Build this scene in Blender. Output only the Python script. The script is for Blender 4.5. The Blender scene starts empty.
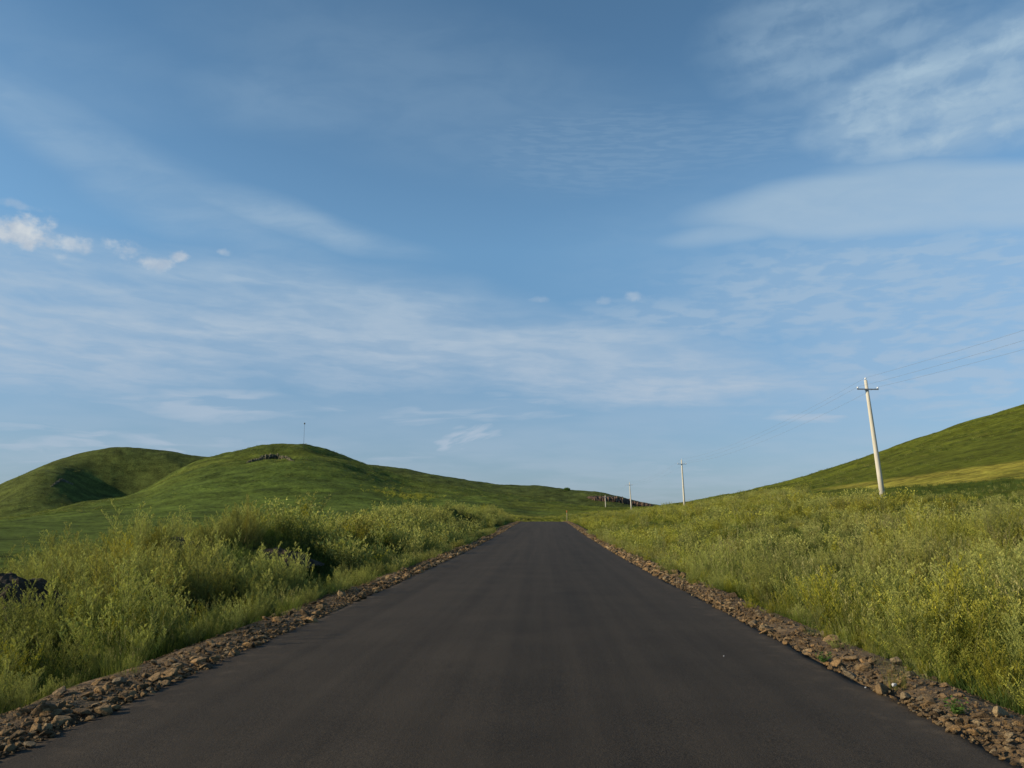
import bpy, math, random
import numpy as np
from mathutils import Vector, Euler

random.seed(7); RNG = np.random.default_rng(11)
S = bpy.context.scene
C = S.collection
R = math.radians

# ------------------------------------------------------------------ camera
FPX = 800.0
PITCH = math.atan(136/FPX)
YAW = math.atan(33*math.cos(PITCH)/FPX)          # looks a little left of the road's direction (+Y)
CAM = np.array([0.30, 0.0, 1.60])
cd = bpy.data.cameras.new('camera'); cam = bpy.data.objects.new('camera', cd); C.objects.link(cam)
cd.sensor_width = 36; cd.lens = 36*FPX/1024; cd.clip_start = .05; cd.clip_end = 30000
cam.location = CAM; cam.rotation_euler = (R(90)+PITCH, 0, YAW)
S.camera = cam

def direction(px, py):
    """world direction seen at a place of the view, used to measure headings and elevations"""
    a = (px-512)/FPX; b = (384-py)/FPX
    fwd = np.cos(PITCH)-b*np.sin(PITCH); up = np.sin(PITCH)+b*np.cos(PITCH)
    x = a*np.cos(YAW)-fwd*np.sin(YAW); y = a*np.sin(YAW)+fwd*np.cos(YAW)
    return x, y, up
def azel(px, py):
    x, y, z = direction(np.asarray(px, float), np.asarray(py, float))
    return np.arctan2(x, y), z/np.hypot(x, y)
def project(P):
    d = np.asarray(P)-CAM
    r = d[..., 0]*np.cos(YAW)+d[..., 1]*np.sin(YAW); f = -d[..., 0]*np.sin(YAW)+d[..., 1]*np.cos(YAW); u = d[..., 2]
    dep = f*np.cos(PITCH)+u*np.sin(PITCH); v = -f*np.sin(PITCH)+u*np.cos(PITCH)
    dep = np.where(dep < .01, .01, dep)
    return 512+FPX*r/dep, 384-FPX*v/dep, dep

# ------------------------------------------------------------------ light, exposure
SUN_EL, SUN_AZ = R(22), R(-106)                  # azimuth from +Y, clockwise: the sun is on the left and a bit behind
sv = Vector((math.sin(SUN_AZ)*math.cos(SUN_EL), math.cos(SUN_AZ)*math.cos(SUN_EL), math.sin(SUN_EL)))
sl = bpy.data.lights.new('sun', 'SUN'); so = bpy.data.objects.new('sun', sl); C.objects.link(so)
sl.energy = 5.0; sl.angle = R(.6); sl.color = (1, .84, .60)
so.rotation_euler = sv.to_track_quat('Z', 'Y').to_euler(); so.location = (-40, -20, 40)
S.view_settings.view_transform = 'Standard'; S.view_settings.look = 'None'
S.view_settings.exposure = 0.18; S.view_settings.gamma = 1; S.view_settings.use_curve_mapping = False
S.render.engine = 'CYCLES'
try:
    S.cycles.max_bounces = 6; S.cycles.transparent_max_bounces = 6; S.cycles.transmission_bounces = 3
    S.cycles.use_adaptive_sampling = True; S.cycles.use_denoising = True
except Exception: pass

# ------------------------------------------------------------------ node helpers
class NT:
    def __init__(s, tree): s.t = tree; s.n = tree.nodes; s.l = tree.links
    def put(s, sock, v):
        if isinstance(v, bpy.types.NodeSocket): s.l.new(v, sock)
        elif v is not None: sock.default_value = v
    def m(s, op, a, b=None, c=None, clamp=False):
        n = s.n.new('ShaderNodeMath'); n.operation = op; n.use_clamp = clamp
        s.put(n.inputs[0], a); s.put(n.inputs[1], b); s.put(n.inputs[2], c); return n.outputs[0]
    def vm(s, op, a, b=None):
        n = s.n.new('ShaderNodeVectorMath'); n.operation = op
        s.put(n.inputs[0], a); s.put(n.inputs[1], b); return n.outputs[0]
    def xyz(s, x, y, z):
        n = s.n.new('ShaderNodeCombineXYZ'); s.put(n.inputs[0], x); s.put(n.inputs[1], y); s.put(n.inputs[2], z); return n.outputs[0]
    def sep(s, v):
        n = s.n.new('ShaderNodeSeparateXYZ'); s.put(n.inputs[0], v); return n.outputs
    def noise(s, v, scale=1, detail=4, rough=.55, dist=0):
        n = s.n.new('ShaderNodeTexNoise'); s.put(n.inputs['Vector'], v); s.put(n.inputs['Scale'], scale)
        s.put(n.inputs['Detail'], detail); s.put(n.inputs['Roughness'], rough); s.put(n.inputs['Distortion'], dist); return n.outputs[0]
    def ramp(s, v, a, b, lo=0., hi=1., smooth=True):
        n = s.n.new('ShaderNodeMapRange'); n.interpolation_type = 'SMOOTHSTEP' if smooth else 'LINEAR'
        s.put(n.inputs[0], v); s.put(n.inputs[1], a); s.put(n.inputs[2], b); s.put(n.inputs[3], lo); s.put(n.inputs[4], hi); return n.outputs[0]
    def mix(s, f, a, b, mode='MIX'):
        n = s.n.new('ShaderNodeMix'); n.data_type = 'RGBA'; n.blend_type = mode
        s.put(n.inputs[0], f)
        for k, v in ((6, a), (7, b)): s.put(n.inputs[k], (*v, 1) if isinstance(v, tuple) and len(v) == 3 else v)
        return n.outputs[2]

# ------------------------------------------------------------------ sky
W = bpy.data.worlds.new('World'); S.world = W; W.use_nodes = True
W.cycles.sampling_method = 'MANUAL'; W.cycles.sample_map_resolution = 256
W.node_tree.nodes.clear(); q = NT(W.node_tree)
sky = q.n.new('ShaderNodeTexSky'); sky.sky_type = 'NISHITA'; sky.sun_disc = False
sky.sun_elevation = SUN_EL; sky.sun_rotation = SUN_AZ; sky.air_density = 1.0; sky.dust_density = .6; sky.ozone_density = 1.6; sky.altitude = 900
dirv = q.n.new('ShaderNodeTexCoord').outputs['Generated']
dx, dy, dz = q.sep(dirv)
az = q.m('MULTIPLY', q.m('ARCTAN2', dx, dy), 180/math.pi)
el = q.m('MULTIPLY', q.m('ARCSINE', dz), 180/math.pi)
zz = q.m('ADD', q.m('MAXIMUM', dz, 0.0), .10)
pl = q.xyz(q.m('DIVIDE', dx, zz), q.m('DIVIDE', dy, zz), 0.0)       # a cloud deck at constant height
def deg(px, py):
    a, t = azel(px, py); return float(np.degrees(a)), float(np.degrees(np.arctan(t)))
warp1 = q.noise(pl, 1.3, 3, .55)
warp2 = q.noise(q.vm('ADD', pl, (7.3, 2.1, 4.)), 1.3, 3, .55)
azw = q.m('ADD', az, q.m('MULTIPLY', q.m('SUBTRACT', warp1, .5), 9.0))
elw = q.m('ADD', el, q.m('MULTIPLY', q.m('SUBTRACT', warp2, .5), 2.8))
skyw = q.xyz(azw, elw, 0.); skyp = q.xyz(az, el, 0.)
def blob(px, py, wx, wy, tilt=0, warp=True, inner=.15):
    """soft ellipse on the sky round a heading and elevation; wx, wy in pixels of half size"""
    a0, e0 = deg(px, py); k = 14.0
    n = q.n.new('ShaderNodeMapping'); n.vector_type = 'TEXTURE'; q.put(n.inputs[0], skyw if warp else skyp)
    n.inputs['Location'].default_value = (a0, e0, 0); n.inputs['Rotation'].default_value = (0, 0, R(tilt)); n.inputs['Scale'].default_value = (wx/k, wy/k, 1)
    d = q.n.new('ShaderNodeVectorMath'); d.operation = 'LENGTH'; q.put(d.inputs[0], n.outputs[0])
    return q.ramp(d.outputs['Value'], 1.0, inner, 0., 1.)
def mx(*a):
    o = a[0]
    for b in a[1:]: o = q.m('MAXIMUM', o, b)
    return o
mul = lambda a, b: q.m('MULTIPLY', a, b)
# streaky, mottled and rippled textures of the deck
streak = q.noise(q.vm('MULTIPLY', q.xyz(azw, elw, 0.), (.035, .30, 1.)), 1.0, 5, .62)
fine = q.noise(pl, 9.0, 4, .62, .3)
mott = q.noise(q.vm('MULTIPLY', pl, (1., 1.5, 1.)), 6.0, 4, .6, .4)
def ripple(period, tilt, wob):
    c, s_ = math.cos(R(tilt)), math.sin(R(tilt)); v = q.m('ADD', mul(az, -s_), mul(el, c))
    v = q.m('ADD', v, mul(q.m('SUBTRACT', q.noise(q.xyz(mul(az, .5), el, 9.), .28, 4, .6), .5), wob))
    return q.m('ADD', mul(q.m('SINE', mul(v, 2*math.pi/period)), .5), .5)
def rows(across, along, tilt, detail=4, wob=2.0, seed=0.):
    """noise drawn out along one heading: irregular cloud rows"""
    c, s_ = math.cos(R(tilt)), math.sin(R(tilt))
    a_ = q.m('ADD', az, mul(q.m('SUBTRACT', warp2, .5), wob*2)); e_ = q.m('ADD', el, mul(q.m('SUBTRACT', warp1, .5), wob))
    u = q.m('ADD', mul(a_, c), mul(e_, s_)); v = q.m('ADD', mul(a_, -s_), mul(e_, c))
    return q.noise(q.xyz(mul(u, 1/along), mul(v, 1/across), seed), 1., detail, .52, .25)
sq = lambda v: mul(v, v)
# 1 wide cirrus band
band = mx(blob(40, 318, 400, 95, 2, True, .35), blob(330, 332, 360, 82, -4, True, .35), blob(600, 368, 340, 62, -6, True, .35), mul(blob(790, 384, 200, 40, 0), .85))
band = mul(band, q.ramp(streak, .28, .66, .50, 1.))
band = mul(band, q.ramp(fine, .2, .75, .76, 1.))
bt = rows(.85, 4.5, -3, 5, 1.6, 6.); band = mul(band, q.ramp(bt, .38, .60, .70, 1.))
core = mul(blob(470, 335, 290, 32, -12), q.ramp(rows(1.6, 9., -8, 4, 2.5, 3.), .38, .62, .2, 1.))
# 2 low streaks
low = mx(blob(220, 405, 260, 26, 0), blob(480, 412, 170, 20, 2), blob(120, 445, 280, 34, 0), blob(810, 414, 80, 13, 3), blob(975, 410, 110, 15, 3), mul(blob(280, 460, 320, 24, 0), .8), mul(blob(700, 470, 280, 30, 0), .6))
low = mul(low, q.ramp(rows(.9, 7., 2, 5, 2.2, 5.), .40, .64, .38, 1.))
tuft = mul(blob(465, 441, 66, 22, 12), q.ramp(rows(.6, 3., 18, 4, 1.5, 9.), .38, .62, .2, 1.))
# 3 thin diagonal veils on the upper left
veil = mx(mul(blob(150, 180, 330, 46, -20), .6), mul(blob(300, 224, 170, 22, -12), 1.), mul(blob(300, 95, 200, 55, 6), .42), mul(blob(40, 125, 150, 34, -22), .7), mul(blob(430, 90, 400, 110, -8), .34), mul(blob(40, 60, 260, 80, 0), .22), mul(blob(840, 250, 400, 150, 0), .35))
veil = mul(veil, q.ramp(mott, .28, .70, .55, 1.))
# 4 smooth lens on the right
lens = mx(blob(870, 203, 215, 36, -3, True, .5), blob(1030, 195, 230, 40, -12, True, .5), mul(blob(735, 232, 95, 18, 2), .75))
lens = mul(lens, q.ramp(mott, .2, .75, .82, 1.))
# 5 rows of altocumulus, upper right
rip = mx(blob(975, 88, 190, 66, 2, True, .55), mul(blob(830, 45, 170, 80, -4, True, .3), .5), blob(1070, 50, 150, 80, 0))
puffy = q.noise(q.xyz(az, mul(el, 1.5), 4.), .42, 6, .6, .3)
rip = mul(rip, q.m('ADD', mul(q.m('ADD', mul(ripple(2.1, 4, 2.2), .6), mul(q.ramp(rows(1.0, 4.0, 3, 3, .4, 1.), .40, .62, .0, 1.), .4)), .40), q.m('ADD', mul(q.ramp(puffy, .38, .62, .0, 1.), .26), .30)))
# 6 faint small ripples
rip2 = mx(blob(590, 142, 230, 60, -3, True, .3), mul(blob(760, 135, 160, 50, 0), .9))
rip2 = mul(rip2, q.m('ADD', mul(q.ramp(rows(.26, 1.8, -3, 2, .5, 7.), .40, .62, 0., 1.), .075), .10))
# 7 mottled sheet lower right
sheet = mx(blob(900, 288, 290, 80, -4, True, .4), mul(blob(700, 322, 240, 40, 0), .9), blob(1000, 340, 260, 100, 0, True, .4))
sheet = mul(sheet, q.m('ADD', mul(q.ramp(rows(.75, 2.6, -1, 4, .6, 2.), .42, .60, .0, 1.), .42), .52))
# 8 small cumulus
puffn = q.noise(q.xyz(az, mul(el, 1.25), 0.), .62, 6, .58)
def puff(px, py, wx, wy, k=1., sd=0.):
    n_ = puffn
    return mul(q.ramp(q.m('ADD', blob(px, py, wx, wy, 0, False, 0.), mul(q.m('SUBTRACT', n_, .5), 2.4)), .30, 1.05, 0., 1.), mul(blob(px, py, wx*1.35, wy*1.4, 0, False, .3), k))
puffs = mx(puff(20, 232, 62, 27), puff(62, 243, 42, 19, .7), puff(124, 249, 30, 15, .65), puff(155, 263, 32, 12, .75), puff(181, 257, 18, 10, .8), puff(222, 252, 16, 7, .4), puff(634, 297, 22, 9, .35), puff(60, 257, 18, 10, .5), puff(605, 301, 16, 8, .25), puff(540, 300, 24, 6, .2), puff(20, 205, 34, 8, .3))
cl = mx(mul(band, .95), mul(low, .74), mul(tuft, .80), mul(veil, .50), mul(lens, .70), mul(rip, .95), rip2, mul(sheet, .62))
cl = q.m('ADD', cl, mul(q.m('SUBTRACT', 1., cl), mul(core, .34)))
soft = mul(q.ramp(el, 16., 2., 0.02, .50), q.ramp(warp1, .3, .7, .6, 1.))
cl = q.m('MAXIMUM', cl, soft)
bg = q.n.new('ShaderNodeBackground')
skyc = q.mix(1.0, sky.outputs[0], q.mix(q.ramp(el, 19., 36.), q.mix(q.ramp(el, 0., 19., smooth=False), (.36, .49, .74), (1.17, 1.52, 1.56)), (.97, 1.34, 1.40)), 'MULTIPLY')
ccol = q.mix(q.ramp(el, 2., 30.), (4.5, 5.35, 6.45), (3.9, 5.35, 6.6))
col = q.mix(cl, skyc, ccol)
shade = q.noise(q.xyz(az, el, 2.), .5, 4, .6)
col = q.mix(mul(puffs, 1.), col, q.mix(q.ramp(shade, .35, .65), (4.4, 5.2, 6.2), (6.2, 6.7, 7.1)))
q.put(bg.inputs[0], col); bg.inputs[1].default_value = .088
wo = q.n.new('ShaderNodeOutputWorld'); q.l.new(bg.outputs[0], wo.inputs[0])

# ------------------------------------------------------------------ object helpers
def tag(o, label=None, cat=None, group=None, kind=None):
    if label: o['label'] = label
    if cat: o['category'] = cat
    if group: o['group'] = group
    if kind: o['kind'] = kind
    return o
def empty(name, loc=(0, 0, 0), rot=(0, 0, 0)):
    o = bpy.data.objects.new(name, None); C.objects.link(o); o.location = loc; o.rotation_euler = rot; o.empty_display_size = .2
    return o
def link(name, me, parent=None, loc=(0, 0, 0)):
    o = bpy.data.objects.new(name, me); C.objects.link(o); o.location = loc
    if parent: o.parent = parent
    return o
def mesh(name, V, F, mat=None, smooth=False, attrs=None):
    me = bpy.data.meshes.new(name)
    V = np.asarray(V, np.float32)
    if isinstance(F, np.ndarray):
        n, k = F.shape
        me.vertices.add(len(V)); me.vertices.foreach_set('co', V.ravel())
        me.loops.add(n*k); me.loops.foreach_set('vertex_index', F.ravel().astype(np.int32))
        me.polygons.add(n); me.polygons.foreach_set('loop_start', np.arange(0, n*k, k, dtype=np.int32))
        me.polygons.foreach_set('loop_total', np.full(n, k, np.int32)); me.update(calc_edges=True)
    else:
        me.from_pydata([tuple(v) for v in V], [], F)
    if attrs:
        for k_, a in attrs.items():
            a = np.asarray(a, np.float32)
            if a.ndim == 2:
                at = me.attributes.new(k_, 'FLOAT_COLOR', 'POINT'); at.data.foreach_set('color', np.c_[a, np.ones(len(a))].astype(np.float32).ravel())
            else:
                at = me.attributes.new(k_, 'FLOAT', 'POINT'); at.data.foreach_set('value', a)
    if smooth: me.polygons.foreach_set('use_smooth', np.ones(len(me.polygons), bool))
    if mat: me.materials.append(mat)
    return me
def tube(V, F, P, rad, n=10, cap=True):
    """append a tube through points P with radii rad"""
    P = [Vector(p) for p in P]; base = len(V)
    for i, p in enumerate(P):
        t = (P[min(i+1, len(P)-1)]-P[max(i-1, 0)]).normalized()
        a = t.cross(Vector((0, 1, 0)) if abs(t.y) < .9 else Vector((1, 0, 0))).normalized(); b = t.cross(a)
        r = rad[i] if hasattr(rad, '__len__') else rad
        for k in range(n):
            an = 2*math.pi*k/n; V.append(p+(a*math.cos(an)+b*math.sin(an))*r)
    for i in range(len(P)-1):
        for k in range(n):
            a0 = base+i*n+k; a1 = base+i*n+(k+1) % n; F.append((a0, a1, a1+n, a0+n))
    if cap:
        F.append(tuple(base+k for k in range(n))[::-1]); F.append(tuple(base+(len(P)-1)*n+k for k in range(n)))
def box(V, F, c, s, M=None):
    b = len(V)
    for x in (-1, 1):
        for y in (-1, 1):
            for z in (-1, 1):
                p = Vector((x*s[0]/2, y*s[1]/2, z*s[2]/2))
                if M: p = M @ p
                V.append(p+Vector(c))
    for f in ((0, 1, 3, 2), (4, 6, 7, 5), (0, 4, 5, 1), (2, 3, 7, 6), (0, 2, 6, 4), (1, 5, 7, 3)): F.append(tuple(b+i for i in f))

def mat_new(name):
    m = bpy.data.materials.new(name); m.use_nodes = True; m.node_tree.nodes.clear()
    q = NT(m.node_tree); out = q.n.new('ShaderNodeOutputMaterial'); p = q.n.new('ShaderNodeBsdfPrincipled')
    q.l.new(p.outputs[0], out.inputs[0]); p.inputs['Specular IOR Level'].default_value = .3
    return m, q, p, out
def bump(q, p, h, dist=.02, strength=1.):
    b = q.n.new('ShaderNodeBump'); q.put(b.inputs['Height'], h); b.inputs['Distance'].default_value = dist; b.inputs['Strength'].default_value = strength
    q.l.new(b.outputs[0], p.inputs['Normal'])

# ------------------------------------------------------------------ terrain functions
def lattice(seed):
    g = np.random.default_rng(seed).random((256, 256)); return g
LAT = [lattice(s) for s in range(6)]
def vnoise(x, y, k=0):
    g = LAT[k % 6]; xi = np.floor(x).astype(int); yi = np.floor(y).astype(int); fx = x-xi; fy = y-yi
    fx = fx*fx*fx*(fx*(fx*6-15)+10); fy = fy*fy*fy*(fy*(fy*6-15)+10)
    a = g[xi & 255, yi & 255]; b = g[(xi+1) & 255, yi & 255]; c = g[xi & 255, (yi+1) & 255]; d = g[(xi+1) & 255, (yi+1) & 255]
    return (a*(1-fx)+b*fx)*(1-fy)+(c*(1-fx)+d*fx)*fy-.5
def fbm(x, y, oct=4, gain=.5, k=0):
    s = 0; a = 1.
    for i in range(oct):
        s = s+a*vnoise(x, y, k+i); x = x*2.03+17.3; y = y*2.03+5.1; a *= gain
    return s
def sstep(a, b, x):
    t = np.clip((x-a)/(b-a), 0, 1); return t*t*(3-2*t)
def pchip1(xs, ys, x):
    xs = np.asarray(xs, float); ys = np.asarray(ys, float); h = np.diff(xs); d = np.diff(ys)/h
    m = np.zeros(len(xs)); m[1:-1] = np.where(d[:-1]*d[1:] > 0, 2*d[:-1]*d[1:]/(d[:-1]+d[1:]+1e-12), 0); m[0] = d[0]; m[-1] = d[-1]
    x = np.clip(x, xs[0], xs[-1]); i = np.clip(np.searchsorted(xs, x)-1, 0, len(xs)-2); t = (x-xs[i])/h[i]
    return (ys[i]*(2*t**3-3*t**2+1)+m[i]*h[i]*(t**3-2*t**2+t)+ys[i+1]*(-2*t**3+3*t**2)+m[i+1]*h[i]*(t**3-t**2))
def cubic1(xs, ys, x):      # smooth through the points
    xs = np.asarray(xs, float); ys = np.asarray(ys, float)
    m = np.gradient(ys, xs); h = np.diff(xs); x = np.clip(x, xs[0], xs[-1]); i = np.clip(np.searchsorted(xs, x)-1, 0, len(xs)-2); t = (x-xs[i])/h[i]
    return (ys[i]*(2*t**3-3*t**2+1)+m[i]*h[i]*(t**3-2*t**2+t)+ys[i+1]*(-2*t**3+3*t**2)+m[i+1]*h[i]*(t**3-t**2))
def road_z(y):
    return pchip1([-400, 0, 29, 58, 95, 130, 150, 185, 260, 600], [0, 0, .09, .36, .95, 1.33, 1.22, .0, -1.5, -1.5], y)
def near_z(x, y):
    xr = np.maximum(x, 0)
    right = pchip1([0, 3.6, 4.35, 5.2, 7, 12, 24, 33, 60, 120, 300], [0, -.05, -.08, -.38, -.18, .75, 2.75, 3.9, 7.5, 15, 36], xr)
    bh = .45+.95*sstep(10, 21, y)+.45*sstep(30, 75, y)              # bank of dug soil along the left verge
    bump_ = bh*np.exp(-((x+8.6)/2.3)**2)*(1+.55*fbm(x*.25+3, y*.22, 2, .5, 2))
    left = pchip1([0, 3.6, 4.35, 5.3, 7, 13, 22, 60, 300], [0, -.05, -.08, -.42, -.40, -.75, -1.2, -1.0, 1.0], -np.minimum(x, 0))+bump_
    z = np.where(x > 0, right, left)
    rough = sstep(5.0, 8, np.abs(x))
    z = z+rough*(.35*fbm(x*.18, y*.18, 3, .5, 1)+.10*fbm(x*.9, y*.9, 2, .5, 3))
    return z+road_z(y)*np.exp(-(np.maximum(np.abs(x)-12, 0)/40)**2)
def table(pts):
    p = np.array(pts, float); a, t = azel(p[:, 0], p[:, 1]); return a, t
TA = table([(-700, 516), (-300, 514), (-100, 513), (0, 511), (86, 501), (146, 488), (173, 472), (206, 457.5), (228, 452), (250, 447.5), (268, 444.5), (285, 443.5), (303, 443.8), (320, 447), (340, 453.5), (356, 460), (372, 466), (400, 475), (450, 485), (512, 495), (560, 502), (600, 506.5), (640, 506.5), (690, 501), (760, 487), (800, 477), (850, 461.5), (920, 437), (1024, 404), (1200, 352), (1500, 310), (2200, 300)])
TB = table([(-700, 500), (-250, 508), (-60, 503), (0, 484), (60, 459), (115, 447), (160, 450), (200, 456), (240, 459), (300, 462), (370, 464.5), (400, 468), (450, 477), (500, 484.5), (560, 488), (600, 492), (630, 499), (655, 504), (700, 510), (800, 514), (2200, 514)])
T2 = table([(-700, 522), (0, 523), (200, 517), (400, 512), (500, 515), (540, 518.6), (600, 513), (650, 509), (700, 503), (760, 492), (800, 484), (850, 471), (920, 450), (1024, 424), (1200, 380), (1500, 340), (2200, 330)])
RA = azel([-700, 0, 200, 300, 500, 640, 700, 2200], [520]*8)[0], np.array([430, 450, 500, 500, 470, 400, 330, 320.])
def itab(T, a): return cubic1(T[0], T[1], a)
def settle():
    """let the skyline of the finished hills keep the measured elevations after bumps and tussocks are added"""
    for T, r0, r1 in ((TA, 150, 600), (TB, 640, 1300)):
        want = T[1].copy(); rr = np.linspace(r0, r1, 240)
        for it in range(3):
            a = T[0]; xx = CAM[0]+rr[None]*np.sin(a)[:, None]; yy = rr[None]*np.cos(a)[:, None]
            got = ((ground_z(xx, yy)-CAM[2])/rr[None]).max(1); T[1][:] += np.clip(want-got, -.02, .02)*.9
def far_z(a, r):
    lo, hi = TA[0][0], TA[0][-1]
    ac = np.clip(a, lo, hi)
    side = np.where((a < lo) | (a > hi), np.exp(-np.maximum(lo-a, a-hi)*1.5), 1.)
    x6, y6 = 60*np.sin(a)+CAM[0], 60*np.cos(a)
    ra = np.interp(ac, RA[0], RA[1])
    zA = CAM[2]+ra*itab(TA, ac)*side; zB = CAM[2]+830*itab(TB, ac)*side
    z2 = CAM[2]+200*itab(T2, ac)*side
    zV = np.minimum(zA, zB)*.50; zV = np.where(ac < azel(180, 480)[0], np.minimum(zA-1.0, zV+1.), zV)
    Rk = np.stack([np.full_like(a, 60.), np.full_like(a, 200.), ra, ra+125, np.full_like(a, 830.), np.full_like(a, 1500.), np.full_like(a, 6000.)], -1)
    Zk = np.stack([near_z(x6, y6), z2, zA, zV, zB, zB*.4, np.zeros_like(a)], -1)
    h = np.diff(Rk, axis=-1); d = np.diff(Zk, axis=-1)/h
    m = np.zeros_like(Zk); dd = d[..., :-1]*d[..., 1:]
    m[..., 1:-1] = np.where(dd > 0, 2*dd/(np.where(np.abs(d[..., :-1]+d[..., 1:]) < 1e-9, 1e-9, d[..., :-1]+d[..., 1:])), 0); m[..., 0] = d[..., 0]
    rc = np.clip(r, 60, 5999.); k = np.clip((rc[..., None] >= Rk).sum(-1)-1, 0, 5)[..., None]
    g = lambda A: np.take_along_axis(A, k, -1)[..., 0]
    hk = g(h); t = (rc-g(Rk))/hk
    z0, z1 = g(Zk), np.take_along_axis(Zk, k+1, -1)[..., 0]; m0, m1 = g(m), np.take_along_axis(m, k+1, -1)[..., 0]
    return z0*(2*t**3-3*t**2+1)+m0*hk*(t**3-2*t**2+t)+z1*(-2*t**3+3*t**2)+m1*hk*(t**3-t**2)
def ground_z(x, y):
    x = np.asarray(x, float); y = np.asarray(y, float)
    a = np.arctan2(x-CAM[0], y); r = np.hypot(x-CAM[0], y)
    w = sstep(48, 105, r)*sstep(8, 26, np.abs(x)+np.maximum(r-150, 0)*.6)
    z = near_z(x, y)*(1-w)
    zf = far_z(a, r)
    # hills: shoulder and hollow on the left hill, step below the second summit
    px = lambda v: azel(v, 480)[0]
    def gz(pc, rc, wa, wr, amp): return amp*np.exp(-((a-px(pc))/wa)**2-((r-rc)/wr)**2)
    zf = zf+gz(50, 690, .040, 80, 12)+gz(20, 640, .05, 80, 7)-gz(112, 715, .050, 62, 11)-gz(150, 690, .04, 60, 4)
    zf = zf+gz(266, 425, .045, 20, 1.8)-gz(330, 440, .035, 30, 5.)+gz(400, 415, .06, 35, 3)-gz(285, 398, .07, 22, 3)
    zf = zf+gz(470, 700, .08, 70, 4)+gz(600, 760, .03, 50, 5)
    zf = zf+sstep(150, 420, r)*(2.6*fbm(x*.012, y*.012, 3, .5, 0)+1.1*fbm(x*.05, y*.05, 4, .62, 2))+sstep(60, 200, r)*.45*fbm(x*.11, y*.11, 3, .6, 4)
    return z+zf*w

settle()
def on_ground(px, py, rmin=5, rmax=1200):
    a, t = azel(px, py); r = np.geomspace(rmin, rmax, 3000); x = CAM[0]+r*np.sin(a); y = r*np.cos(a)
    hit = np.nonzero(ground_z(x, y) >= CAM[2]+r*t)[0]
    i = hit[0] if len(hit) else len(r)-1
    return x[i], y[i], r[i]

# ------------------------------------------------------------------ ground mesh
az_in = np.radians(np.arange(-48, 50, .11)); az_out = np.radians(np.arange(50, 312, 2.0))
AZ = np.concatenate([az_in, az_out]); RR = np.concatenate([np.linspace(.6, 12, 60)[:-1], np.geomspace(12, 1000, 420)[:-1], np.geomspace(1000, 6000, 30)])
na, nr = len(AZ), len(RR)
A2, R2 = np.meshgrid(AZ, RR, indexing='ij')
X = CAM[0]+R2*np.sin(A2); Y = R2*np.cos(A2); Z = ground_z(X, Y)
# keep the ground below the carriageway
inroad = (np.abs(X) < 3.62) & (Y < 190)
Z = np.where(inroad, np.minimum(Z, road_z(Y)-.06), Z)
# colour of the plant cover by place
def lerp(c, d, w): return c*(1-w[..., None])+d*w[..., None]
n1 = fbm(X*.02, Y*.02, 4, .55, 1); n2 = fbm(X*.15, Y*.15, 3, .6, 3); n3 = fbm(X*.006+4, Y*.006, 3, .5, 5)
col = np.ones(X.shape+(3,))*np.array([.074, .103, .020])
col = lerp(col, np.array([.098, .116, .018]), sstep(-.4, .4, n1+n3))
rightw = sstep(-5, 40, X)*sstep(30, 60, R2)*sstep(600, 300, R2)
col = lerp(col, np.array([.110, .130, .014]), rightw)
meadow = sstep(-10, -22, X)*sstep(430, 250, R2)
col = lerp(col, np.array([.090, .128, .022]), meadow*.85)
hillw = sstep(540, 640, R2)*sstep(160, 60, X)
col = lerp(col, np.array([.072, .088, .022]), hillw*.8)
# yellow flowering field on the right slope: wedge between two straight field edges
lowe = [on_ground(p_, v_) for p_, v_ in ((800, 492.5), (885, 489), (952, 485), (1024, 480), (1150, 474))]
upe = [on_ground(p_, v_) for p_, v_ in ((800, 491.5), (911, 477), (1024, 460.5), (1150, 442))]
la = np.array([math.atan2(p_[0]-CAM[0], p_[1]) for p_ in lowe]); lr = np.array([p_[2] for p_ in lowe])
ua = np.array([math.atan2(p_[0]-CAM[0], p_[1]) for p_ in upe]); ur = np.array([p_[2] for p_ in upe])
print('field', lr.round(), ur.round())
edge = 3.0*fbm(X*.12, Y*.12, 2, .5, 2)
inl = sstep(-2, 2, R2-np.interp(A2, la, lr)+edge); inu = sstep(2, -2, R2-np.interp(A2, ua, ur)+edge*.7)
fieldw = inl*inu*sstep(la[0], la[0]+.05, A2)*(A2 < 1.0); print('field cells', (fieldw > .5).sum(), np.degrees(la).round(1))
col = lerp(col, np.array([.33, .29, .045]), fieldw*np.clip(.85+.9*n2, .4, 1))
# darker pasture above the field
col = lerp(col, np.array([.112, .128, .013]), (1-inu)*rightw*sstep(-.2, .5, n1+.35)*.9)
soil = sstep(20, 12, np.abs(X))*sstep(170, 140, Y)*sstep(60, 20, R2)
col = lerp(col, np.array([.055, .060, .022]), soil*.8)
shl = sstep(5.3, 4.4, np.abs(X))*(Y < 175)
col = lerp(col, np.array([.16, .105, .055]), shl)
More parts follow.
